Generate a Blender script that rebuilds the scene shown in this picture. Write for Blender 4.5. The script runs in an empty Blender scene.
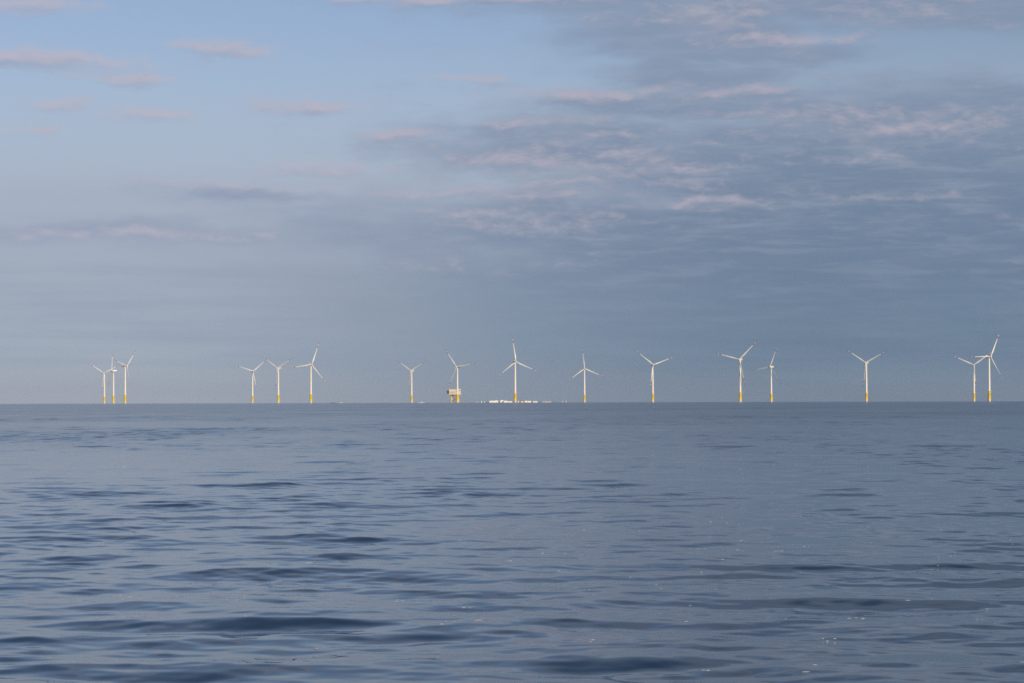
import bpy, bmesh, math, random
import numpy as np
from mathutils import Vector, Matrix, Euler

sc = bpy.context.scene
C = sc.collection
R = math.radians
random.seed(7)

# ------------------------------------------------------------------ camera
W, H, F = 1024, 683, 2296.0          # picture size and focal length in pixels (50 mm on a 22.3 mm sensor)
CAM_H = 3.0                          # eye height on a small boat
EARTH = 6.371e6                      # the sea is curved like the real one, so it ends at its true horizon
EYE = 400.3                          # picture row of the eye level
PITCH = math.atan((EYE - H / 2) / F)
ROLL = R(0.145)
cd = bpy.data.cameras.new('camera')
cam = bpy.data.objects.new('camera', cd)
C.objects.link(cam)
sc.camera = cam
cd.sensor_fit = 'HORIZONTAL'
cd.sensor_width = 22.3
cd.lens = F / W * 22.3
cd.clip_start = 0.1
cd.clip_end = 200000
CAM_M = Matrix.Translation((0, 0, CAM_H)) @ Matrix.Rotation(R(90) + PITCH, 4, 'X') @ Matrix.Rotation(-ROLL, 4, 'Z')
cam.matrix_world = CAM_M


def ray(px, py):
    d = Vector(((px - W / 2) / F, -(py - H / 2) / F, -1.0))
    d = CAM_M.to_3x3() @ d
    return d / d.y


def drop(x, y):
    return -(x * x + y * y) / (2 * EARTH)


# ------------------------------------------------------------------ sun, sky
SUN_AZ, SUN_EL = R(155), R(12)       # azimuth clockwise from the view direction: low, behind the camera on the right
sd = bpy.data.lights.new('sun', 'SUN')
sd.energy = 3.9
sd.angle = R(0.5)
sd.color = (1.0, 0.85, 0.63)
sun = bpy.data.objects.new('sun', sd)
C.objects.link(sun)
sdir = Vector((math.sin(SUN_AZ) * math.cos(SUN_EL), math.cos(SUN_AZ) * math.cos(SUN_EL), math.sin(SUN_EL)))
sun.rotation_euler = sdir.to_track_quat('Z', 'Y').to_euler()

sc.view_settings.view_transform = 'Standard'
sc.view_settings.look = 'None'
sc.view_settings.exposure = 0.0
sc.view_settings.gamma = 1.0
sc.view_settings.use_curve_mapping = False
sc.render.engine = 'CYCLES'
sc.cycles.use_denoising = False
sc.cycles.pixel_filter_type = 'BLACKMAN_HARRIS'
sc.cycles.filter_width = 1.6
sc.cycles.max_bounces = 4
sc.cycles.caustics_reflective = False


def lin(r, g, b):
    def f(c):
        c /= 255.0
        return c / 12.92 if c <= 0.04045 else ((c + 0.055) / 1.055) ** 2.4
    return (f(r), f(g), f(b))


SKY_STRENGTH = 0.1
world = bpy.data.worlds.new('World')
sc.world = world
world.use_nodes = True


class NT:
    """tiny helper that writes node maths"""
    def __init__(s, tree):
        s.t = tree

    def n(s, kind, **kw):
        nd = s.t.nodes.new(kind)
        for k, v in kw.items():
            setattr(nd, k, v)
        return nd

    def put(s, sock, v):
        if isinstance(v, bpy.types.NodeSocket):
            s.t.links.new(v, sock)
        else:
            sock.default_value = v

    def m(s, op, a, b=0.0, c=0.0, clamp=False):
        nd = s.n('ShaderNodeMath', operation=op, use_clamp=clamp)
        s.put(nd.inputs[0], a)
        s.put(nd.inputs[1], b)
        s.put(nd.inputs[2], c)
        return nd.outputs[0]

    def add(s, a, b): return s.m('ADD', a, b)
    def sub(s, a, b): return s.m('SUBTRACT', a, b)
    def mul(s, a, b): return s.m('MULTIPLY', a, b)
    def mad(s, a, b, c): return s.m('MULTIPLY_ADD', a, b, c)

    def ss(s, v, lo, hi):
        nd = s.n('ShaderNodeMapRange', interpolation_type='SMOOTHSTEP')
        for k, x in enumerate((v, lo, hi, 0.0, 1.0)):
            s.put(nd.inputs[k], x)
        return nd.outputs[0]

    def xyz(s, x, y, z=0.0):
        nd = s.n('ShaderNodeCombineXYZ')
        for k, v in enumerate((x, y, z)):
            s.put(nd.inputs[k], v)
        return nd.outputs[0]

    def noise(s, v, scale, detail=4.0, rough=0.55, dist=0.0):
        nd = s.n('ShaderNodeTexNoise', noise_dimensions='3D')
        s.put(nd.inputs['Vector'], v)
        nd.inputs['Scale'].default_value = scale
        nd.inputs['Detail'].default_value = detail
        nd.inputs['Roughness'].default_value = rough
        nd.inputs['Distortion'].default_value = dist
        return nd.outputs['Fac']

    def mix(s, f, a, b, mode='MIX'):
        nd = s.n('ShaderNodeMix', data_type='RGBA', blend_type=mode)
        s.put(nd.inputs[0], f)
        for sock, v in ((nd.inputs[6], a), (nd.inputs[7], b)):
            if isinstance(v, tuple):
                v = (*v[:3], 1.0)
            s.put(sock, v)
        return nd.outputs[2]


def sky_col(r, g, b):
    return tuple(c / SKY_STRENGTH for c in lin(r, g, b))


# clouds stand in the sky by azimuth and elevation (degrees); each bank is a soft ellipse broken up by noise
def bank(px, py, wpx, hpx, amp):
    k = math.degrees(1) / F
    return ((px - 512) * k, (402.5 - py) * k, wpx * k, hpx * k, amp)


SLATE = [
    # the broad grey bank on the right and the strip along the top
    bank(930, 175, 400, 70, 1.2), bank(640, 235, 300, 60, 0.85), bank(900, 290, 520, 95, 1.15), bank(590, 150, 220, 44, 0.85),
    bank(700, 110, 230, 26, 0.8), bank(690, 80, 110, 24, 0.85), bank(940, 118, 230, 34, 1.0), bank(960, 122, 200, 26, 0.8),
    bank(860, -8, 380, 44, 1.5), bank(690, 34, 130, 38, 1.15), bank(760, 60, 130, 12, 0.95), bank(600, 6, 90, 14, 0.7), bank(965, 22, 170, 24, 0.9),
    bank(410, 230, 180, 44, 0.55), bank(110, 236, 170, 16, 0.72), bank(240, 200, 110, 13, 0.72),
    # above the picture, seen in the water only
    bank(1300, -330, 900, 210, 1.2), bank(300, -260, 500, 60, 0.6),
]
PUFFS = [
    bank(540, 168, 135, 18, 0.78), bank(470, 196, 120, 14, 0.7), bank(690, 209, 115, 10, 0.82), bank(625, 158, 60, 13, 0.8),
    bank(920, 138, 150, 16, 0.78), bank(750, 97, 90, 9, 0.75), bank(860, 165, 130, 8, 0.55), bank(590, 98, 170, 14, 0.75),
    bank(470, 82, 70, 6, 0.7), bank(780, 48, 110, 13, 0.85), bank(690, 22, 150, 16, 0.7), bank(960, 8, 130, 11, 0.7),
    bank(440, 4, 170, 8, 0.95), bank(560, 126, 170, 10, 0.65), bank(900, 200, 160, 9, 0.45), bank(420, 215, 90, 10, 0.6), bank(780, 118, 110, 9, 0.6),
    # wisps on the left
    bank(50, 70, 150, 16, 0.95), bank(115, 84, 95, 12, 0.85), bank(225, 57, 75, 11, 0.9), bank(40, 18, 110, 12, 0.85),
    bank(66, 114, 44, 10, 0.9), bank(143, 121, 70, 12, 0.9), bank(315, 112, 80, 12, 0.75), bank(265, 118, 60, 9, 0.6),
    bank(540, 225, 170, 26, 0.60), bank(600, 170, 250, 60, 0.58), bank(860, 130, 240, 50, 0.55), bank(800, 20, 250, 34, 0.52),
    bank(130, 240, 190, 14, 0.6), bank(10, 138, 70, 12, 0.6), bank(410, 138, 60, 12, 0.75), bank(250, 190, 150, 12, 0.6),
    bank(330, 172, 110, 10, 0.7), bank(480, 268, 200, 12, 0.5), bank(300, 205, 70, 7, 0.5),
    bank(300, -220, 600, 60, 0.7),
]


def cloud_group(name, banks, warp, coarse, fine):
    """cloud density by (azimuth, elevation) in degrees"""
    g = bpy.data.node_groups.new(name, 'ShaderNodeTree')
    g.interface.new_socket('Vector', in_out='INPUT', socket_type='NodeSocketVector')
    g.interface.new_socket('Density', in_out='OUTPUT', socket_type='NodeSocketFloat')
    t = NT(g)
    gi = g.nodes.new('NodeGroupInput')
    go = g.nodes.new('NodeGroupOutput')
    sp = t.n('ShaderNodeSeparateXYZ')
    t.put(sp.inputs[0], gi.outputs[0])
    a, e = sp.outputs[0], sp.outputs[1]
    wa = t.mul(t.sub(t.noise(t.xyz(t.mul(a, 0.35), t.mul(e, 1.1), 3.1), 1.0, 3.0), 0.5), 2.6 * warp)
    we = t.mul(t.sub(t.noise(t.xyz(t.mul(a, 0.45), t.mul(e, 1.2), 9.7), 1.0, 3.0), 0.5), 1.1 * warp)
    aw, ew = t.add(a, wa), t.add(e, we)
    tot = None
    for (a0, e0, w, h, amp) in banks:
        da = t.mul(t.sub(aw, a0), 1.0 / w)
        de = t.mul(t.sub(ew, e0), 1.0 / h)
        r2 = t.mad(da, da, t.mul(de, de))
        v = t.mul(t.m('EXPONENT', t.mul(r2, -1.1)), amp)
        tot = v if tot is None else t.m('SMOOTH_MAX', tot, v, 0.06)
    f1 = t.noise(t.xyz(t.mul(a, 0.46), t.mul(e, 1.55), 0.0), 1.0, 6.0, 0.55, 0.25)
    f2 = t.noise(t.xyz(t.mul(a, 1.7), t.mul(e, 4.6), 4.0), 1.0, 7.0, 0.62, 0.5)
    d = t.add(tot, t.mul(t.sub(f1, 0.5), coarse))
    d = t.add(d, t.mul(t.sub(f2, 0.5), fine))
    g.links.new(d, go.inputs[0])
    return g


wt = world.node_tree
w_ = NT(wt)
bg = wt.nodes['Background']
bg.inputs['Strength'].default_value = SKY_STRENGTH
sky = w_.n('ShaderNodeTexSky', sky_type='NISHITA', sun_disc=False, sun_elevation=SUN_EL, sun_rotation=SUN_AZ,
           altitude=0.0, air_density=1.0, dust_density=0.6, ozone_density=3.0)
tc = w_.n('ShaderNodeTexCoord')
spw = w_.n('ShaderNodeSeparateXYZ')
w_.put(spw.inputs[0], tc.outputs['Generated'])
dx, dy, dz = spw.outputs
az = w_.mul(w_.m('ARCTAN2', dx, dy), 180 / math.pi)
el = w_.mul(w_.m('ARCSINE', dz), 180 / math.pi)
p0 = w_.xyz(az, el)
p1 = w_.xyz(w_.add(az, 0.08), w_.add(el, 0.17))
g_slate = cloud_group('grey_bank', SLATE, 0.8, 0.9, 0.22)
g_puff = cloud_group('puffs', PUFFS, 0.55, 1.25, 1.15)


def dens(g, p):
    nd = w_.n('ShaderNodeGroup', node_tree=g)
    w_.put(nd.inputs[0], p)
    return nd.outputs[0]


s0 = dens(g_slate, p0)
d0, d1 = dens(g_puff, p0), dens(g_puff, p1)
right = w_.ss(az, -11.5, 8.0)
# blue air
blue = w_.mix(1.0, sky.outputs[0], (1.27, 1.01, 1.05), 'MULTIPLY')
blue = w_.mix(w_.mul(w_.ss(az, -3.0, 10.0), 0.10), blue, (0.0, 0.0, 0.0))
blue = w_.mix(w_.mul(w_.ss(el, 9.5, 3.2), 0.95), blue, sky_col(163, 173, 195))
# low bank of far cloud and haze towards the horizon
low = w_.ss(w_.add(el, w_.mad(w_.noise(w_.xyz(w_.mul(az, 0.10), w_.mul(el, 0.9), 2.0), 1.0, 5.0), 3.0, -1.5)), 6.6, 2.2)
lowc = w_.mix(right, sky_col(161, 172, 187), sky_col(106, 127, 150))
strat = w_.noise(w_.xyz(w_.mul(az, 0.16), w_.mul(el, 2.4), 7.0), 1.0, 6.0, 0.6)
lowc = w_.mix(w_.mul(w_.ss(strat, 0.35, 0.7), 0.30), lowc, sky_col(129, 149, 170))
col = w_.mix(w_.mul(low, w_.mad(right, 0.34, 0.64)), blue, lowc)
# grey bank
high = w_.ss(el, 4.4, 8.6)
shade = w_.mix(right, sky_col(148, 160, 184), sky_col(109, 129, 155))
shade = w_.mix(w_.mul(high, 0.8), shade, sky_col(136, 152, 177))
tex = w_.noise(w_.xyz(w_.mul(az, 0.5), w_.mul(el, 3.6), 12.0), 1.0, 7.0, 0.6, 0.3)
shade = w_.mix(w_.mul(w_.ss(tex, 0.42, 0.72), 0.42), shade, sky_col(152, 164, 182))
shade = w_.mix(w_.mul(w_.mul(w_.ss(el, 10.2, 12.0), w_.ss(el, 18.0, 13.0)), w_.mul(right, 0.9)), shade, sky_col(92, 106, 131))
col = w_.mix(w_.mul(w_.ss(s0, 0.08, 0.80), 0.90), col, shade)
# puffs: tops and the sides towards the low sun catch a warm light
light = w_.mix(right, sky_col(184, 180, 194), sky_col(180, 174, 187))
under = w_.mix(right, sky_col(156, 167, 190), sky_col(126, 143, 167))
edge = w_.mul(w_.sub(d0, d1), 1.6)
thin = w_.m('SUBTRACT', 1.0, w_.ss(d0, 0.55, 1.25))
lit = w_.m('ADD', w_.mad(thin, 0.55, 0.12), edge, clamp=True)
puff = w_.mix(lit, under, light)
col = w_.mix(w_.mul(w_.ss(d0, 0.24, 1.05), 0.80), col, puff)
# everything sinks into the haze near the horizon
col = w_.mix(w_.ss(el, 4.6, 0.6), col, lowc)
col = w_.mix(w_.mul(w_.ss(el, 1.3, 0.0), 0.7), col, w_.mix(right, sky_col(158, 164, 175), sky_col(120, 134, 151)))
wt.links.new(col, bg.inputs['Color'])


# ------------------------------------------------------------------ materials
def mat(name, col, rough=0.5, **kw):
    m = bpy.data.materials.new(name)
    m.use_nodes = True
    b = m.node_tree.nodes['Principled BSDF']
    b.inputs['Base Color'].default_value = (*col, 1)
    b.inputs['Roughness'].default_value = rough
    for k, v in kw.items():
        b.inputs[k].default_value = v
    return m


def weathered(name, col, dark, scale, amount, rough=0.5):
    """paint with faint streaks of dirt running down it"""
    m = mat(name, col, rough)
    t = NT(m.node_tree)
    tcn = t.n('ShaderNodeTexCoord')
    sp = t.n('ShaderNodeSeparateXYZ')
    t.put(sp.inputs[0], tcn.outputs['Object'])
    n = t.noise(t.xyz(t.mul(sp.outputs[0], scale), t.mul(sp.outputs[1], scale), t.mul(sp.outputs[2], scale * 0.12)), 1.0, 4.0)
    c = t.mix(t.mul(t.ss(n, 0.5, 0.75), amount), col, dark)
    m.node_tree.links.new(c, m.node_tree.nodes['Principled BSDF'].inputs['Base Color'])
    return m


M_WHITE = weathered('turbine_white', (0.77, 0.74, 0.68), (0.55, 0.52, 0.46), 0.5, 0.35, 0.4)
M_BLADE = mat('blade_white', (0.70, 0.69, 0.66), 0.35)
M_RED = mat('blade_red', (0.30, 0.06, 0.05), 0.45)
M_YELLOW = weathered('signal_yellow', (0.80, 0.58, 0.03), (0.50, 0.30, 0.05), 0.6, 0.5, 0.5)
M_SPLASH = mat('splash_zone', (0.66, 0.60, 0.42), 0.6)
M_STEEL = mat('galvanised_steel', (0.28, 0.29, 0.30), 0.5, Metallic=0.6)
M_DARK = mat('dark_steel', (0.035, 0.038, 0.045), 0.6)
M_CREAM = weathered('cream_cladding', (0.58, 0.53, 0.46), (0.42, 0.37, 0.30), 0.4, 0.4, 0.6)
M_RUST = mat('primer_red', (0.36, 0.20, 0.17), 0.7)

# ------------------------------------------------------------------ mesh helpers
def mesh_obj(name, bm, mats, parent=None, smooth=False):
    bmesh.ops.recalc_face_normals(bm, faces=bm.faces[:])
    me = bpy.data.meshes.new(name)
    bm.to_mesh(me)
    bm.free()
    if smooth:
        me.polygons.foreach_set('use_smooth', [True] * len(me.polygons))
    for m in (mats if isinstance(mats, (list, tuple)) else [mats]):
        me.materials.append(m)
    o = bpy.data.objects.new(name, me)
    C.objects.link(o)
    if parent:
        o.parent = parent
    return o


def box(bm, c, s, bev=0.0, mi=0):
    r = bmesh.ops.create_cube(bm, size=1.0, matrix=Matrix.Translation(c) @ Matrix.Diagonal((*s, 1)))
    fs = {f for v in r['verts'] for f in v.link_faces}
    for f in fs:
        f.material_index = mi
    if bev:
        es = list({e for v in r['verts'] for e in v.link_edges})
        bmesh.ops.bevel(bm, geom=es, offset=bev, segments=2, affect='EDGES')


def tube(bm, a, b, r0, r1=None, n=16, mi=0):
    a, b = Vector(a), Vector(b)
    d = b - a
    r1 = r0 if r1 is None else r1
    mtx = Matrix.Translation((a + b) / 2) @ d.to_track_quat('Z', 'Y').to_matrix().to_4x4()
    r = bmesh.ops.create_cone(bm, cap_ends=True, segments=n, radius1=r0, radius2=r1, depth=d.length, matrix=mtx)
    for f in {f for v in r['verts'] for f in v.link_faces}:
        f.material_index = mi


def rings(bm, prof, n=24, axis='Z', mats=None):
    """surface of revolution through (radius, height) pairs"""
    rows = []
    for (r, h) in prof:
        row = []
        for k in range(n):
            t = 2 * math.pi * k / n
            p = (r * math.cos(t), r * math.sin(t), h)
            if axis == 'Y':
                p = (r * math.cos(t), h, r * math.sin(t))
            row.append(bm.verts.new(p))
        rows.append(row)
    for i in range(len(rows) - 1):
        for k in range(n):
            f = bm.faces.new((rows[i][k], rows[i][(k + 1) % n], rows[i + 1][(k + 1) % n], rows[i + 1][k]))
            if mats:
                f.material_index = mats[i]
    bm.faces.new(rows[0][::-1])
    bm.faces.new(rows[-1])


def empty(name, loc, label=None, cat=None, group=None, rz=0.0):
    o = bpy.data.objects.new(name, None)
    o.empty_display_size = 5
    C.objects.link(o)
    o.location = loc
    o.rotation_euler = (0, 0, rz)
    tag(o, label, cat, group)
    return o


def tag(o, label=None, cat=None, group=None, kind=None):
    for k, v in (('label', label), ('category', cat), ('group', group), ('kind', kind)):
        if v:
            o[k] = v
    return o


# ------------------------------------------------------------------ the sea
def build_sea():
    rng = np.random.default_rng(11)
    # rows by distance, columns by bearing: fine where small waves can be seen, coarse elsewhere
    r = [2.0]
    while r[-1] < 19:
        r.append(r[-1] * 1.06)
    while r[-1] < 1800:
        r.append(r[-1] * 1.0013 + 0.014)
    while r[-1] < 13000:
        r.append(r[-1] * 1.03)
    r = np.array(r)
    th = list(np.arange(-0.26, 0.2601, 0.0010))
    step, t = 0.0010, 0.26
    side = []
    while t < math.pi - 0.12:
        step = min(step * 1.12, 0.12)
        t += step
        side.append(t)
    th = np.array([-s for s in side[::-1]] + th + side)
    nr, nt_ = len(r), len(th)
    dr = np.gradient(r)
    dth = np.gradient(th)
    X = r[:, None] * np.sin(th)[None]
    Y = r[:, None] * np.cos(th)[None]
    Z = -(X * X + Y * Y) / (2 * EARTH)
    DX = np.zeros_like(X)
    DY = np.zeros_like(X)
    n = 220
    lam = np.exp(rng.uniform(math.log(0.22), math.log(20.0), n))
    lam.sort()
    spread = np.where(lam > 1.5, 0.42, 0.75)
    ang = rng.normal(0.10, 1.0, n) * spread
    flip = rng.random(n) < 0.3
    ang = np.where(flip, math.pi - ang, ang)
    w = np.exp(-(np.log(lam / 2.0)) ** 2 / (2 * 0.8 ** 2)) + 0.16 * (lam > 5) + 0.42 * np.exp(-(np.log(lam / 0.50)) ** 2 / (2 * 0.5 ** 2))
    slope = SLOPE * w / math.sqrt((w ** 2).sum()) * math.sqrt(2)
    ph = rng.uniform(0, 2 * math.pi, n)
    # gusts: patches where the small ripples are stronger, slicks where they lie flat
    gust = np.zeros_like(X)
    for _ in range(26):
        L = math.exp(rng.uniform(math.log(9), math.log(400)))
        a = rng.uniform(0, 2 * math.pi)
        gust += np.sin(2 * math.pi / L * (X * math.cos(a) * 1.6 + Y * math.sin(a)) + rng.uniform(0, 6.28))
    gust = np.clip(1.0 + gust / math.sqrt(13) * 0.35, 0.5, 1.8)
    lost = np.zeros_like(X)                      # slope variance of the waves too small for the mesh at that spot
    for L, a, s, p in zip(lam, ang, slope, ph):
        left_out = np.ones_like(X)
        k = 2 * math.pi / L
        attr = np.clip((L / dr - 2.0) / 1.2, 0, 1)
        rows = np.nonzero(attr > 0)[0]
        cols = np.nonzero(np.clip((L / (19 * dth) - 2.2), 0, 1) > 0)[0]
        if not len(rows) or not len(cols):
            lost += s * s / 2
            continue
        i0, i1, j0, j1 = rows[0], rows[-1] + 1, cols[0], cols[-1] + 1
        S = np.s_[i0:i1, j0:j1]
        att = attr[i0:i1, None] * np.clip((L / (r[i0:i1, None] * dth[None, j0:j1]) - 2.2) / 2.0, 0, 1)
        left_out[S] = 1 - att ** 2
        lost += s * s / 2 * left_out
        sx, cy = math.sin(a), math.cos(a)
        phase = k * (X[S] * sx + Y[S] * cy) + p
        A = s / k * att * (gust[S] if L < 5.0 else 1.0)
        Z[S] += A * np.sin(phase)
        q = 0.8
        c = A * np.cos(phase) * q
        DX[S] += c * sx
        DY[S] += c * cy
    # two short groups of steeper waves near the boat
    for (cx, cy, wx, wy, L, st, a) in ((0.75, 26.2, 1.8, 1.1, 2.9, 0.19, 0.06), (-3.1, 30.5, 1.5, 1.0, 2.4, 0.13, -0.08), (4.4, 34.0, 1.2, 1.0, 2.2, 0.10, 0.1)):
        k = 2 * math.pi / L
        env = np.exp(-((X - cx) / wx) ** 2 - ((Y - cy) / wy) ** 2)
        Z += env * st / k * np.sin(k * ((X - cx) * math.sin(a) + (Y - cy) * math.cos(a)))
    X = X + DX
    Y = Y + DY
    co = np.stack([X, Y, Z], -1).reshape(-1, 3).astype(np.float32)
    # quads; close the ring behind the camera and the small hole under it
    idx = np.arange(nr * nt_).reshape(nr, nt_)
    q = np.stack([idx[:-1, :-1], idx[:-1, 1:], idx[1:, 1:], idx[1:, :-1]], -1)[:, ::1].reshape(-1, 4)
    q2 = np.stack([idx[:-1, -1], idx[:-1, 0], idx[1:, 0], idx[1:, -1]], -1).reshape(-1, 4)
    q = np.concatenate([q, q2])[:, ::-1]
    nq = len(q)
    centre = len(co)
    co = np.concatenate([co, np.array([[0, 0, 0]], np.float32)])
    tri = np.stack([np.full(nt_, centre), np.roll(idx[0], -1), idx[0]], -1)
    me = bpy.data.meshes.new('sea')
    me.vertices.add(len(co))
    me.vertices.foreach_set('co', co.ravel())
    loops = np.concatenate([q.ravel(), tri.ravel()]).astype(np.int32)
    me.loops.add(len(loops))
    me.loops.foreach_set('vertex_index', loops)
    starts = np.concatenate([np.arange(nq) * 4, nq * 4 + np.arange(len(tri)) * 3]).astype(np.int32)
    me.polygons.add(len(starts))
    me.polygons.foreach_set('loop_start', starts)
    me.polygons.foreach_set('use_smooth', np.ones(len(starts), dtype=bool))
    me.update(calc_edges=True)
    rough = np.clip((2 * lost * ROUGH * gust) ** 0.25, 0.015, 0.6)
    at = me.attributes.new('unresolved_waves', 'FLOAT', 'POINT')
    at.data.foreach_set('value', np.append(rough.ravel(), 0.3).astype(np.float32))
    m = bpy.data.materials.new('sea_water')
    m.use_nodes = True
    b = m.node_tree.nodes['Principled BSDF']
    t = NT(m.node_tree)
    b.inputs['Base Color'].default_value = (*WATER, 1)
    b.inputs['IOR'].default_value = 1.333
    an = t.n('ShaderNodeAttribute', attribute_name='unresolved_waves')
    m.node_tree.links.new(an.outputs['Fac'], b.inputs['Roughness'])
    tcn = t.n('ShaderNodeTexCoord')
    sp = t.n('ShaderNodeSeparateXYZ')
    t.put(sp.inputs[0], tcn.outputs['Object'])
    v = t.xyz(t.mul(sp.outputs[0], 0.75), sp.outputs[1], 0.0)
    h1 = t.noise(v, 2.3, 3.0, 0.55)
    h2 = t.noise(v, 0.55, 2.0, 0.5)
    bp = t.n('ShaderNodeBump')
    bp.inputs['Strength'].default_value = 1.0
    bp.inputs['Distance'].default_value = 1.0
    t.put(bp.inputs['Height'], t.add(t.mul(h1, RIPPLE), t.mul(h2, RIPPLE * 0.9)))
    m.node_tree.links.new(bp.outputs[0], b.inputs['Normal'])
    me.materials.append(m)
    o = bpy.data.objects.new('sea', me)
    C.objects.link(o)
    o['kind'] = 'structure'
    # foam flecks, added mostly in place of the towers' glints, in loose strings
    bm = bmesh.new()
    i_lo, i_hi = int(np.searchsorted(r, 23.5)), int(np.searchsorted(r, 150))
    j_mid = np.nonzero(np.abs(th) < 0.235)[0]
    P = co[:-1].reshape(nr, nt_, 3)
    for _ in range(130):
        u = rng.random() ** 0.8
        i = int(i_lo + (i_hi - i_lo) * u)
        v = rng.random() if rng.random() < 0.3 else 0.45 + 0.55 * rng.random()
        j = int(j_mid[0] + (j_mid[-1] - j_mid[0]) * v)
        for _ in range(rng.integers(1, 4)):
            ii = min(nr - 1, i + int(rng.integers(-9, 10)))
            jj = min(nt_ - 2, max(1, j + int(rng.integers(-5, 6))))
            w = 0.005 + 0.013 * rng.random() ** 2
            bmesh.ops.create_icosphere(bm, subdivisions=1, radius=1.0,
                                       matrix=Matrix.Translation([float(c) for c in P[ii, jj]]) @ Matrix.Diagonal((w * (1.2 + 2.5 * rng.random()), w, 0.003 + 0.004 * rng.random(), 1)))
    fo = mesh_obj('foam_glints', bm, mat('foam_glint_pale', (0.45, 0.47, 0.49), 0.6), None, True)
    fo['kind'] = 'stuff'
    return o


ROUGH = 0.22
SLOPE = 0.055
RIPPLE = 0.002
WATER = (0.010, 0.034, 0.064)
build_sea()

# ------------------------------------------------------------------ wind turbines
HUB = 88.0      # hub above the sea
BL = 55.0       # blade
TP = 20.0       # top of the yellow transition piece


def blade_mesh():
    """one blade, root at the origin, pointing to +Z; wind comes from +Y"""
    bm = bmesh.new()
    st = [(0.0, 2.4, 2.4, 0), (2.5, 2.4, 2.4, 0), (6, 3.0, 2.0, 12), (11, 4.1, 1.4, 11), (15, 4.0, 1.05, 9), (22, 3.3, 0.8, 6),
          (31, 2.6, 0.55, 3.5), (40, 2.0, 0.38, 2), (43.4, 1.85, 0.34, 1.6), (47, 1.6, 0.3, 1), (49.4, 1.5, 0.28, 1), (53, 1.3, 0.22, 0.5), (55, 1.1, 0.2, 0.2), (58, 0.75, 0.12, 0), (59.5, 0.18, 0.05, 0)]
    st = [(z * BL / 59.5, 0.7 * ch if z > 4 else 0.9 * ch, 0.8 * tk, tw) for (z, ch, tk, tw) in st]
    rows, n = [], 12
    for (z, ch, tk, tw) in st:
        row = []
        for k in range(n):
            t = 2 * math.pi * k / n
            x = math.cos(t) * ch / 2 - (ch - 2.4) * 0.18
            y = math.sin(t) * tk / 2 * (1.0 if z < 4 else (0.62 + 0.38 * math.cos(t)))
            a = R(tw + 4)
            row.append(bm.verts.new((x * math.cos(a) - y * math.sin(a), x * math.sin(a) + y * math.cos(a) + 1.0 * (z / 59.5) ** 2, z)))
        rows.append(row)
    for i in range(len(rows) - 1):
        z = (st[i][0] + st[i + 1][0]) / 2
        red = 1 if (43.4 < z * 59.5 / BL < 49.4 or z * 59.5 / BL > 53.0) else 0
        for k in range(n):
            f = bm.faces.new((rows[i][k], rows[i][(k + 1) % n], rows[i + 1][(k + 1) % n], rows[i + 1][k]))
            f.material_index = red
    bm.faces.new(rows[0][::-1])
    bm.faces.new(rows[-1])
    bmesh.ops.recalc_face_normals(bm, faces=bm.faces[:])
    me = bpy.data.meshes.new('blade')
    bm.to_mesh(me)
    bm.free()
    me.polygons.foreach_set('use_smooth', [True] * len(me.polygons))
    me.materials.append(M_BLADE)
    me.materials.append(M_RED)
    return me


BLADE = blade_mesh()
TILT = R(6)


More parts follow.
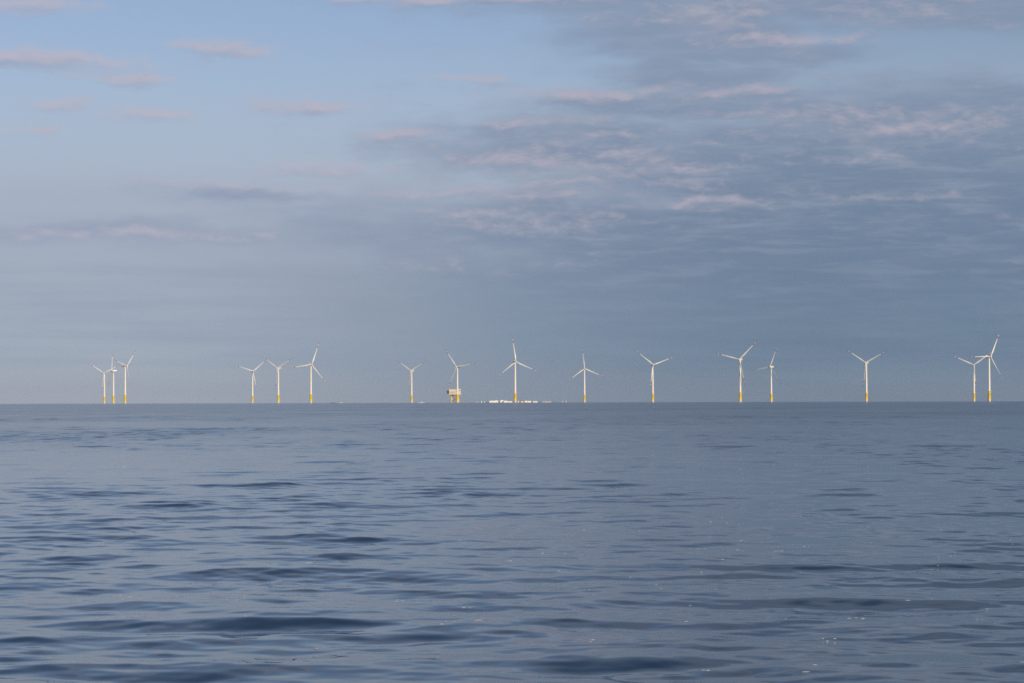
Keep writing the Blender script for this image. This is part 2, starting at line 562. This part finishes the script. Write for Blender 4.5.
def make_turbine():
    """local axes: the rotor faces +Y; the root Empty turns with the wind"""
    root = empty('wind_turbine', (0, 0, 0))
    bm = bmesh.new()
    rings(bm, [(2.7, -6), (2.7, 4.3), (2.7, 4.5), (2.7, TP - 3.2), (2.85, TP - 3.0), (2.85, TP - 0.3)], 28, mats=[1, 1, 0, 0, 0])
    tp = mesh_obj('transition_piece', bm, [M_YELLOW, M_SPLASH], root, True)
    bm = bmesh.new()
    rings(bm, [(2.9, TP - 0.3), (4.9, TP - 0.3), (4.9, TP), (2.5, TP)], 28)
    pf = mesh_obj('platform', bm, M_YELLOW, tp)
    bm = bmesh.new()
    for k in range(14):
        a = 2 * math.pi * k / 14
        p = Vector((4.75 * math.cos(a), 4.75 * math.sin(a), TP))
        tube(bm, p, p + Vector((0, 0, 1.15)), 0.05, n=6)
    for z in (0.6, 1.15):
        for k in range(28):
            a, b = 2 * math.pi * k / 28, 2 * math.pi * (k + 1) / 28
            tube(bm, (4.75 * math.cos(a), 4.75 * math.sin(a), TP + z), (4.75 * math.cos(b), 4.75 * math.sin(b), TP + z), 0.05, n=6)
    mesh_obj('railing', bm, M_YELLOW, tp)
    bm = bmesh.new()
    for s in (-0.9, 0.9):
        tube(bm, (s, -4.2, -3), (s, -4.2, 12), 0.28, n=10)
        for z in (1.5, 11):
            tube(bm, (s, -4.2, z), (s, -2.7, z), 0.2, n=8)
    for k in range(36):
        tube(bm, (-0.3, -3.7, -1 + k * 0.55), (0.3, -3.7, -1 + k * 0.55), 0.03, n=5)
    for s in (-0.3, 0.3):
        tube(bm, (s, -3.7, -2), (s, -3.7, TP - 0.3), 0.05, n=6)
    mesh_obj('boat_landing', bm, M_YELLOW, tp)
    bm = bmesh.new()
    rings(bm, [(2.2, TP), (2.2, TP + 0.5), (2.1, TP + 16), (1.9, TP + 34), (1.7, TP + 50), (1.5, HUB - 2.6), (1.6, HUB - 2.0)], 28)
    tw = mesh_obj('tower', bm, M_WHITE, root, True)
    bm = bmesh.new()
    box(bm, (0, -2.2, TP + 1.45), (1.0, 0.12, 2.3), 0.04)
    mesh_obj('door', bm, M_STEEL, tw)
    # nacelle: rounded body, from the hub at +Y back to -Y
    bm = bmesh.new()
    prof = [(1.2, 3.2), (1.75, 2.6), (2.0, 1.6), (2.15, -1.0), (2.15, -6.5), (2.0, -8.6), (1.5, -9.4)]
    rows, n = [], 20
    for (rr, y) in prof:
        row = []
        for k in range(n):
            t = 2 * math.pi * k / n
            ct, st_ = math.cos(t), math.sin(t)
            sq = (abs(ct) ** 4 + abs(st_) ** 4) ** -0.25
            row.append(bm.verts.new((rr * ct * sq * 0.92, y, HUB + rr * st_ * sq)))
        rows.append(row)
    for i in range(len(rows) - 1):
        for k in range(n):
            bm.faces.new((rows[i][k], rows[i][(k + 1) % n], rows[i + 1][(k + 1) % n], rows[i + 1][k]))
    bm.faces.new(rows[0][::-1])
    bm.faces.new(rows[-1])
    nc = mesh_obj('nacelle', bm, M_WHITE, root, True)
    bm = bmesh.new()
    box(bm, (0, -7.9, HUB + 2.75), (3.4, 0.5, 1.5), 0.05)
    mesh_obj('cooler', bm, M_WHITE, nc)
    bm = bmesh.new()
    for s in (-0.7, 0.7):
        tube(bm, (s, -5.8, HUB + 2.1), (s, -5.8, HUB + 4.0), 0.06, n=6)
        box(bm, (s, -5.8, HUB + 4.1), (0.5, 0.12, 0.12))
    tube(bm, (-0.7, -5.8, HUB + 3.2), (0.7, -5.8, HUB + 3.2), 0.05, n=6)
    mesh_obj('wind_vane', bm, M_STEEL, nc)
    bm = bmesh.new()
    rings(bm, [(1.5, -1.4), (1.75, -1.2), (1.75, 1.0), (1.45, 1.9), (0.8, 2.6), (0.15, 2.85)], 20, axis='Y')
    hub = mesh_obj('hub', bm, M_WHITE, root, True)
    hub.location = (0, 4.8, HUB + 0.5)
    hub.rotation_euler = (TILT, 0, 0)
    for k in range(3):
        b = bpy.data.objects.new('blade', BLADE)
        C.objects.link(b)
        b.parent = root
    return root


def pose(root, theta, pitch):
    """set the three blades of a turbine; theta turns clockwise as the camera sees it"""
    k = 0
    for ch in root.children:
        if ch.name.startswith('blade'):
            a = R(theta + 120 * k)
            # the rotor axis is +Y (towards the camera): turning clockwise for a viewer in front of it
            ch.matrix_parent_inverse = Matrix.Identity(4)
            ch.matrix_local = (Matrix.Translation((0, 4.8, HUB + 0.5)) @ Matrix.Rotation(TILT, 4, 'X')
                               @ Matrix.Rotation(-a, 4, 'Y') @ Matrix.Translation((0, 0, 1.2)) @ Matrix.Rotation(R(pitch), 4, 'Z'))
            k += 1


def copy_tree(o, parent=None):
    c = o.copy()
    C.objects.link(c)
    c.parent = parent
    for ch in list(o.children):
        copy_tree(ch, c)
    return c


# tower row in the picture: base column, hub row, horizon row, blade angle (clockwise from up, as seen), yaw (+ = rotor turned to the right)
TURB = [
    (104.4, 373.3, 403.4, -57, -10, 'white turbine with yellow foot, leftmost and smallest of the tight trio at far left'),
    (113.5, 370.7, 403.4, -20, -72, 'white turbine, middle of the tight trio at far left, one blade straight up'),
    (125.2, 366.5, 403.4, 48, 64, 'white turbine, rightmost and tallest of the tight trio at far left, rotor nearly edge on'),
    (252.6, 371.5, 403.2, 50, 20, 'smallest white turbine of the loose trio left of centre, leftmost of that trio'),
    (278.4, 368.2, 403.1, -58, -32, 'white turbine, middle of the loose trio left of centre, one blade hanging down'),
    (311.0, 364.8, 403.0, 22, 27, 'tallest white turbine of the loose trio left of centre, rightmost of that trio'),
    (411.7, 370.8, 402.8, -58, -32, 'white turbine standing alone left of the substation, a low white motorboat beside its foot'),
    (457.5, 367.0, 402.7, -38, -30, 'white turbine standing right in front of the cream substation'),
    (515.3, 362.0, 402.6, -6, 20, 'white turbine standing in front of the row of white buildings on the horizon'),
    (584.6, 368.7, 402.4, -6, 4, 'white turbine just right of the horizon buildings, one blade straight up, no boat beside it'),
    (652.9, 365.0, 402.2, -50, 10, 'white turbine alone right of centre, two blades raised in a wide V'),
    (740.4, 359.7, 402.0, 45, -27, 'large white turbine, left and taller one of the pair right of centre'),
    (771.4, 366.9, 401.9, 20, -42, 'smaller white turbine, right one of the pair right of centre, long left blade nearly level'),
    (866.6, 362.8, 401.7, -57, -31, 'white turbine standing alone between the two pairs on the right, one blade hanging down'),
    (974.2, 365.1, 401.4, 55, -15, 'smaller white turbine, left one of the pair at the far right'),
    (989.5, 357.0, 401.4, 30, 29, 'largest white turbine with yellow foot, rightmost of the whole row'),
]


def place(px, dist):
    d = ray(px, 402.0)
    x, y = d.x * dist, dist
    return Vector((x, y, drop(x, y)))


proto = make_turbine()
for i, (px, hy, by, th, yaw, label) in enumerate(TURB):
    t = proto if i == 0 else copy_tree(proto)
    # distance from the apparent hub height above the eye level
    up = ray(px, hy)
    D = (HUB - CAM_H) / up.z
    for _ in range(4):
        D = (HUB + drop(up.x * D, D) - CAM_H) / up.z
    t.location = place(px, D)
    t.rotation_euler = (0, 0, math.pi + R(yaw))
    tag(t, label, 'wind turbine', 'wind turbines of the offshore wind farm')
    # the turbines stand idle, their blades more or less feathered
    pose(t, th, -62 if yaw < -50 else -30 if yaw > 50 else 2 if yaw < 0 else -40)

# ------------------------------------------------------------------ the substation
def substation():
    D = 6150.0
    s = D / F                                   # metres to a picture pixel there
    base = place(455.0, D)
    root = empty('offshore_substation', base, 'cream offshore substation on a yellow steel jacket behind a wind turbine', 'substation', rz=R(0))
    zd = 7.4 * s + 1.5                          # underside of the deck
    # jacket legs
    for (x, y) in ((-3.3, -1), (3.6, -1), (-3.0, 9 / s * 1.6), (3.3, 9 / s * 1.6)):
        bm = bmesh.new()
        tube(bm, (x * s * 1.12, y * s, -8), (x * s, y * s, zd), 1.35, 1.25, 18)
        mesh_obj('leg', bm, M_YELLOW, root, True)
    def brace(a, b, m=M_YELLOW):
        bm = bmesh.new()
        tube(bm, a, b, 0.5, n=10)
        mesh_obj('brace', bm, m, root, True)
    x0, x1, y0 = -3.4 * s, 3.7 * s, -1 * s
    brace((x0, y0, 2.5), (x1, y0, zd - 4), M_RUST)
    brace((x1, y0, 2.5), (x0, y0, zd - 4), M_RUST)
    brace((x0, y0, zd - 3), (x1, y0, zd - 3), M_RUST)
    bm = bmesh.new()
    for x in (-1.2, 0.2):
        tube(bm, (x * s, 0, -6), (x * s, 0, zd), 0.55, n=10)
    mesh_obj('cable_tube', bm, M_RUST, root, True)
    # deck and topside
    bm = bmesh.new()
    box(bm, (0.1 * s, 5, zd + 0.6), (12.6 * s, 24, 1.2), 0.1)
    deck = mesh_obj('cellar_deck', bm, M_CREAM, root)
    bm = bmesh.new()
    box(bm, (-2.8 * s, -7.1, zd - 1.2), (2.4 * s, 3, 2.2), 0.1)
    mesh_obj('tank', bm, M_DARK, root)
    bm = bmesh.new()
    box(bm, (-2.35 * s, 5, zd + 1.2 + 2.45 * s), (7.1 * s, 22, 4.9 * s), 0.2)
    mod = mesh_obj('transformer_module', bm, M_CREAM, root)
    bm = bmesh.new()
    box(bm, (3.6 * s, 5.5, zd + 1.2 + 2.7 * s), (4.6 * s, 21, 5.4 * s), 0.2)
    mod2 = mesh_obj('control_module', bm, M_CREAM, root)
    for (x, z) in ((4.9, 3.6),):
        bm = bmesh.new()
        box(bm, (x * s, -5.05, zd + 1.2 + z * s), (1.0 * s, 0.3, 0.9 * s), 0.05)
        mesh_obj('vent_opening', bm, M_DARK, mod2)
    for x in (-5.0, -3.6, -2.2, -0.8):
        bm = bmesh.new()
        box(bm, (x * s, -6.05, zd + 1.2 + 1.4 * s), (0.75 * s, 0.25, 1.6 * s), 0.05)
        mesh_obj('louvre', bm, weathered_louvre(), mod)
    # galleries between the decks
    for z in (1.2, 1.2 + 2.4 * s):
        bm = bmesh.new()
        box(bm, (-2.3 * s, -7.2, zd + z), (7.4 * s, 2.2, 0.25))
        for k in range(12):
            tube(bm, ((-6.0 + 7.4 * k / 11) * s, -8.2, zd + z), ((-6.0 + 7.4 * k / 11) * s, -8.2, zd + z + 1.1), 0.06, n=5)
        for h in (0.55, 1.1):
            tube(bm, (-6.0 * s, -8.2, zd + z + h), (1.4 * s, -8.2, zd + z + h), 0.06, n=5)
        mesh_obj('gallery', bm, M_YELLOW, root)
    # dark boxed unit hung off the left end
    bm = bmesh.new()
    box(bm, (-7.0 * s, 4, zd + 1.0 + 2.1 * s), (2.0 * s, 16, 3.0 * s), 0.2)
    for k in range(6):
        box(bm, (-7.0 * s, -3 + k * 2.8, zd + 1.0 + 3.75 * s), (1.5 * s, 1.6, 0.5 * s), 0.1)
    mesh_obj('dark_end_unit', bm, M_DARK, root)
    # roof gear: crane, mast
    zt = zd + 1.2 + 4.9 * s
    bm = bmesh.new()
    tube(bm, (2.8 * s, 3, zt), (2.8 * s, 3, zt + 1.0 * s), 0.9, 0.8, 12)
    box(bm, (2.8 * s, 3, zt + 1.0 * s), (2.4, 3, 2.0), 0.2)
    tube(bm, (2.8 * s, 3, zt + 1.1 * s), (4.6 * s, 2, zt + 0.7 * s), 0.35, 0.2, 8)
    mesh_obj('crane', bm, M_STEEL, root)
    bm = bmesh.new()
    tube(bm, (-5.2 * s, 4, zt - 0.2 * s), (-5.2 * s, 4, zt + 2.4 * s), 0.18, 0.07, 8)
    for h in (1.2, 1.8):
        tube(bm, (-5.2 * s - 0.9, 4, zt + h * s), (-5.2 * s + 0.9, 4, zt + h * s), 0.06, n=6)
    mesh_obj('mast', bm, M_BLADE, root)
    return root


_lv = []


def weathered_louvre():
    if not _lv:
        _lv.append(mat('louvre_grey', (0.42, 0.36, 0.28), 0.6))
    return _lv[0]


substation()

# ------------------------------------------------------------------ the far island: a dune strip and white seafront buildings
ISLE = 9800.0
si = ISLE / F


def facade(name, wall, glass, w, h):
    """plain rendered wall with rows of windows, cut by a procedural grid"""
    m = mat(name, wall, 0.7)
    t = NT(m.node_tree)
    tcn = t.n('ShaderNodeTexCoord')
    sp = t.n('ShaderNodeSeparateXYZ')
    t.put(sp.inputs[0], tcn.outputs['Object'])
    fx = t.m('FRACT', t.mul(sp.outputs[0], 1.0 / w))
    fz = t.m('FRACT', t.mul(sp.outputs[2], 1.0 / h))
    wx = t.mul(t.m('GREATER_THAN', fx, 0.32), t.m('LESS_THAN', fx, 0.68))
    wz = t.mul(t.m('GREATER_THAN', fz, 0.35), t.m('LESS_THAN', fz, 0.75))
    geo = t.n('ShaderNodeNewGeometry')
    c = t.mix(t.mul(wx, wz), wall, glass)
    m.node_tree.links.new(c, m.node_tree.nodes['Principled BSDF'].inputs['Base Color'])
    return m


F_WHITE = facade('white_render', (0.82, 0.80, 0.76), (0.55, 0.55, 0.54), 3.2, 3.0)
F_PEACH = facade('peach_render', (0.72, 0.60, 0.48), (0.45, 0.40, 0.36), 3.2, 3.0)
F_PALE = facade('dull_render', (0.50, 0.49, 0.49), (0.36, 0.36, 0.37), 3.2, 3.0)  # duller grey walls for the dimmer houses at the right end
F_GREY = facade('grey_render', (0.34, 0.35, 0.42), (0.16, 0.18, 0.22), 3.2, 3.0)
M_ROOFR = mat('red_tile', (0.36, 0.17, 0.12), 0.8)
M_ROOFG = mat('flat_roof_grey', (0.30, 0.30, 0.31), 0.8)
M_ROOFW = mat('pale_roof', (0.62, 0.60, 0.57), 0.7)
M_DUNE = mat('dune_scrub', (0.16, 0.15, 0.10), 0.9)


def horizon_z(px, py, dist):
    return CAM_H + ray(px, py).z * dist


def dunes():
    bm = bmesh.new()
    rng = random.Random(5)
    d0 = drop(0, ISLE)
    xs = [466 + k * 1.0 for k in range(112)]
    prev = None
    for px in xs:
        d = ray(px, 402.3)
        u = (px - 466) / 111
        env = min(1, u * 7, (1 - u) * 7)
        top = (horizon_z(px, 402.55, ISLE) + 1.6 * rng.random() * env) if env > 0 else d0
        row = []
        for (yy, zf) in ((-60, 0.0), (-25, 0.62), (0, 1.0), (80, 0.9), (160, 0.0)):
            y = ISLE + yy + 40
            row.append(bm.verts.new((d.x * ISLE, y, d0 - 4 + (top - d0 + 4) * zf * (0.35 + 0.65 * env))))
        if prev:
            for k in range(4):
                bm.faces.new((prev[k], row[k], row[k + 1], prev[k + 1]))
        prev = row
    o = mesh_obj('island', bm, M_DUNE, None, True)
    o['kind'] = 'structure'


dunes()

# left and right column, top row, material, roof kind, label
BUILD = [
    (475.2, 479.0, 401.5, F_GREY, 'gable', 'dim grey building on the horizon, leftmost of the far seafront'),
    (481.0, 482.0, 401.3, F_WHITE, 'flat', 'tiny pale house on the horizon just right of the dim grey building'),
    (484.0, 485.1, 401.4, F_WHITE, 'gable', 'tiny pale house on the horizon just left of the long white buildings'),
    (489.4, 493.6, 400.7, F_WHITE, 'flat', 'white seafront building, left half of the first bright white pair'),
    (493.8, 498.3, 400.5, F_WHITE, 'flat', 'white seafront building, right half of the first bright white pair'),
    (500.4, 503.4, 400.1, F_WHITE, 'flat', 'tall bright white seafront block, first right of the dark gap'),
    (503.6, 507.6, 400.7, F_WHITE, 'flat', 'low white seafront building right beside the tall bright block'),
    (507.8, 512.2, 400.8, F_WHITE, 'gable', 'long white seafront building just left of the turbine before the buildings'),
    (517.6, 520.4, 400.9, F_PEACH, 'flat', 'peach seafront house just right of the turbine before the buildings'),
    (520.7, 523.4, 400.4, F_PEACH, 'gable', 'peach seafront house with red roof, second right of the turbine'),
    (524.7, 527.6, 400.5, F_WHITE, 'gable', 'white seafront building beside the red roofed peach house'),
    (527.9, 531.2, 401.0, F_WHITE, 'flat', 'low white flat roofed building, fourth right of the turbine before the buildings'),
    (533.0, 537.6, 400.9, F_WHITE, 'gable', 'white building at the right end of the bright seafront row'),
    (542.6, 544.4, 401.3, F_PALE, 'gable', 'small pale house, left one of the faint pair beyond the bright seafront row'),
    (545.0, 551.2, 401.2, F_PALE, 'gable', 'long pale house, right one of the faint pair beyond the bright seafront row'),
    (562.0, 563.0, 400.9, F_PALE, 'flat', 'tiny pale house, left one of the last two at the right end of the seafront'),
    (565.6, 566.6, 400.9, F_PALE, 'flat', 'tiny pale house, right one of the last two at the right end of the seafront'),
]
for k, (xa, xb, yt, fm, rk, label) in enumerate(BUILD):
    D = ISLE - 22 + (k % 3) * 6
    s = D / F
    cx = (xa + xb) / 2
    p = place(cx, D)
    z0 = -3.0
    h = horizon_z(cx, yt - (cx - 512) * 0.0025 + 0.0, D) - p.z
    w = (xb - xa) * s
    root = empty('seafront_building', p, label, 'building', 'white buildings along the far shore')
    rh = 2.2 if rk == 'gable' else 0.5
    bm = bmesh.new()
    box(bm, (0, 0, (z0 + h - rh) / 2), (w, 13, h - rh - z0), 0)
    mesh_obj('wall', bm, fm, root)
    bm = bmesh.new()
    if rk == 'flat':
        box(bm, (0, 0, h - rh / 2 + 0.003), (w + 0.5, 13.5, rh))
        box(bm, (w * 0.2, 1, h + 0.6), (min(3, w * 0.3), 3, 1.2))
        mesh_obj('roof', bm, M_ROOFW if fm is F_WHITE else M_ROOFG, root)
    else:
        a, b = w / 2 + 0.3, 7.0
        vs = [bm.verts.new(v) for v in ((-a, -b, h - rh), (a, -b, h - rh), (a, b, h - rh), (-a, b, h - rh), (-a, 0, h), (a, 0, h))]
        for f in ((0, 1, 5, 4), (2, 3, 4, 5), (0, 4, 3), (1, 2, 5), (3, 2, 1, 0)):
            bm.faces.new([vs[q] for q in f])
        box(bm, (w * 0.25, 1.2, h + 0.3), (0.9, 0.9, 1.8))
        mesh_obj('roof', bm, M_ROOFR if fm is F_PEACH else M_ROOFW, root)

# ------------------------------------------------------------------ boats
M_HULLW = mat('boat_white', (0.80, 0.80, 0.78), 0.3)
M_HULLD = mat('boat_dark', (0.05, 0.06, 0.09), 0.4)
M_SAIL = mat('hazed_sailcloth', (0.30, 0.31, 0.33), 0.8)  # greyed: the fading of distant haze is put into the sail colour
M_GLASS = mat('cabin_glass', (0.02, 0.025, 0.03), 0.1)


def hull(bm, L, B, Hh, z0=-0.5):
    """pointed bow at +X, transom at -X"""
    st = [(-0.5, 0.86), (-0.3, 0.97), (0.0, 1.0), (0.25, 0.82), (0.4, 0.45), (0.5, 0.03)]
    rows = []
    for (u, wd) in st:
        sheer = Hh * (1 + 0.28 * max(0, u + 0.1))
        rows.append([bm.verts.new((u * L, y * B / 2 * wd, z)) for (y, z) in ((-1, sheer), (-0.8, z0 * 0.2), (0, z0), (0.8, z0 * 0.2), (1, sheer))])
    for i in range(len(rows) - 1):
        for k in range(4):
            bm.faces.new((rows[i][k], rows[i + 1][k], rows[i + 1][k + 1], rows[i][k + 1]))
        bm.faces.new((rows[i][4], rows[i + 1][4], rows[i + 1][0], rows[i][0]))
    bm.faces.new(rows[0])
    bm.faces.new(rows[-1][::-1])


def motorboat(px, dist, L, m, label, rz):
    p = place(px, dist)
    root = empty('motorboat', p, label, 'boat', rz=rz)
    bm = bmesh.new()
    hull(bm, L, L * 0.26, L * 0.045)
    mesh_obj('hull', bm, m, root)
    bm = bmesh.new()
    box(bm, (-L * 0.05, 0, L * 0.09), (L * 0.30, L * 0.18, L * 0.07), 0.12)
    cb = mesh_obj('cabin', bm, m, root)
    bm = bmesh.new()
    box(bm, (-L * 0.02, 0, L * 0.10), (L * 0.25, L * 0.186, L * 0.025), 0.02)
    mesh_obj('window', bm, M_GLASS, cb)
    bm = bmesh.new()
    tube(bm, (-L * 0.1, 0, L * 0.12), (-L * 0.1, 0, L * 0.19), 0.07, 0.04, 8)
    mesh_obj('mast', bm, M_HULLW, root)


motorboat(421.2, 5200, 15.5, M_HULLW, 'low white motorboat on the horizon right beside a turbine foot', R(176))
motorboat(333.0, 5000, 11.5, M_HULLD, 'low dark motorboat on the horizon left of the pale sailing boat', R(8))


def sailboat(px, dist, mast, label):
    p = place(px, dist)
    root = empty('sailing_boat', p, label, 'boat', rz=R(58))
    bm = bmesh.new()
    hull(bm, mast * 0.75, mast * 0.24, 1.2)
    mesh_obj('hull', bm, M_HULLW, root)
    bm = bmesh.new()
    tube(bm, (0.6, 0, 0.8), (0.6, 0, mast), 0.11, 0.07, 8)
    tube(bm, (0.6, 0, 2.4), (-mast * 0.32, 0.4, 2.5), 0.09, 0.07, 8)
    mesh_obj('mast', bm, M_STEEL, root)
    for nm, pts in (('mainsail', ((0.45, 0.05, 2.6), (-mast * 0.31, 0.45, 2.7), (0.45, 0.05, mast - 0.3))),
                    ('jib', ((mast * 0.34, 0, 1.6), (0.9, 0.7, 2.2), (0.75, 0.1, mast * 0.86)))):
        bm = bmesh.new()
        n = 8
        A, B, T = (Vector(q) for q in pts)
        rows = []
        for i in range(n + 1):
            v = i / n
            l, r_ = A.lerp(T, v), B.lerp(T, v)
            rows.append([bm.verts.new(l.lerp(r_, u / 5) + Vector((0, 0.5 * math.sin(math.pi * u / 5) * (1 - v), 0))) for u in range(6)])
        for i in range(n):
            for u in range(5):
                bm.faces.new((rows[i][u], rows[i][u + 1], rows[i + 1][u + 1], rows[i + 1][u]))
        bmesh.ops.remove_doubles(bm, verts=bm.verts[:], dist=0.002)
        g = bmesh.ops.solidify(bm, geom=bm.faces[:], thickness=0.03)
        mesh_obj(nm, bm, M_SAIL, root, True)


sailboat(341.6, 6300, 18.5, 'pale sailing boat far off on the horizon left of centre')


# ------------------------------------------------------------------ gulls
M_GULL = mat('gull_feathers', (0.72, 0.72, 0.72), 0.8)
M_GULLW = mat('gull_grey', (0.45, 0.47, 0.50), 0.8)


def gull(px, py, dist, label, rz, flap):
    d = ray(px, py)
    bm = bmesh.new()
    # body lofted along +X, one continuous surface with the tail
    st = [(-0.34, 0.010, 0.06), (-0.24, 0.022, 0.05), (-0.12, 0.055, 0.06), (0.02, 0.075, 0.075), (0.13, 0.06, 0.06), (0.19, 0.042, 0.042), (0.235, 0.042, 0.040), (0.27, 0.022, 0.022), (0.32, 0.006, 0.006)]
    rows = []
    for (x, hz, wy) in st:
        rows.append([bm.verts.new((x, wy * math.cos(2 * math.pi * k / 10), hz * math.sin(2 * math.pi * k / 10) + (0.02 if x > 0.15 else 0))) for k in range(10)])
    for i in range(len(rows) - 1):
        for k in range(10):
            bm.faces.new((rows[i][k], rows[i][(k + 1) % 10], rows[i + 1][(k + 1) % 10], rows[i + 1][k]))
    bm.faces.new(rows[0][::-1])
    bm.faces.new(rows[-1])
    # wings: arm raised, hand bent down again
    for s in (-1, 1):
        sec = [(0.04, 0.0, 0.17, 0.0), (0.30, flap * 0.30, 0.17, 0.03), (0.48, flap * 0.36, 0.13, 0.01), (0.68, flap * 0.30, 0.05, -0.10)]
        prev = None
        for (y, z, ch, xo) in sec:
            ring = [bm.verts.new((xo + ch * u, s * y, z + 0.03 + 0.012 * w)) for (u, w) in ((0.5, 0), (0.1, 1), (-0.5, 0), (0.1, -0.4))]
            if prev:
                for k in range(4):
                    f = bm.faces.new((prev[k], prev[(k + 1) % 4], ring[(k + 1) % 4], ring[k]))
                    f.material_index = 1
            else:
                bm.faces.new(ring)
            prev = ring
        bm.faces.new(prev)
    o = mesh_obj('gull', bm, [M_GULL, M_GULLW], None, True)
    o.location = (d.x * dist, dist, CAM_H + d.z * dist)
    o.rotation_euler = (R(12), R(-4), rz)
    tag(o, label, 'bird')


gull(372.6, 398.8, 900, 'faint gull flying low over the horizon between the sailing boat and the lone turbine', R(30), 0.9)
gull(759.6, 399.4, 800, 'small white gull flying low between two turbines right of centre', R(150), 0.5)

# ------------------------------------------------------------------ the sea air: one even volume round everything
bm = bmesh.new()
box(bm, (0, 0, 67.5), (28000, 28000, 165))
hm = bpy.data.materials.new('sea_air')
hm.use_nodes = True
nt = hm.node_tree
nt.nodes.remove(nt.nodes['Principled BSDF'])
pv = nt.nodes.new('ShaderNodeVolumePrincipled')
pv.inputs['Color'].default_value = (0.80, 0.88, 1.0, 1)
pv.inputs['Density'].default_value = 0.8e-5
nt.links.new(pv.outputs[0], nt.nodes['Material Output'].inputs['Volume'])
o = mesh_obj('haze', bm, hm)
o['kind'] = 'stuff'
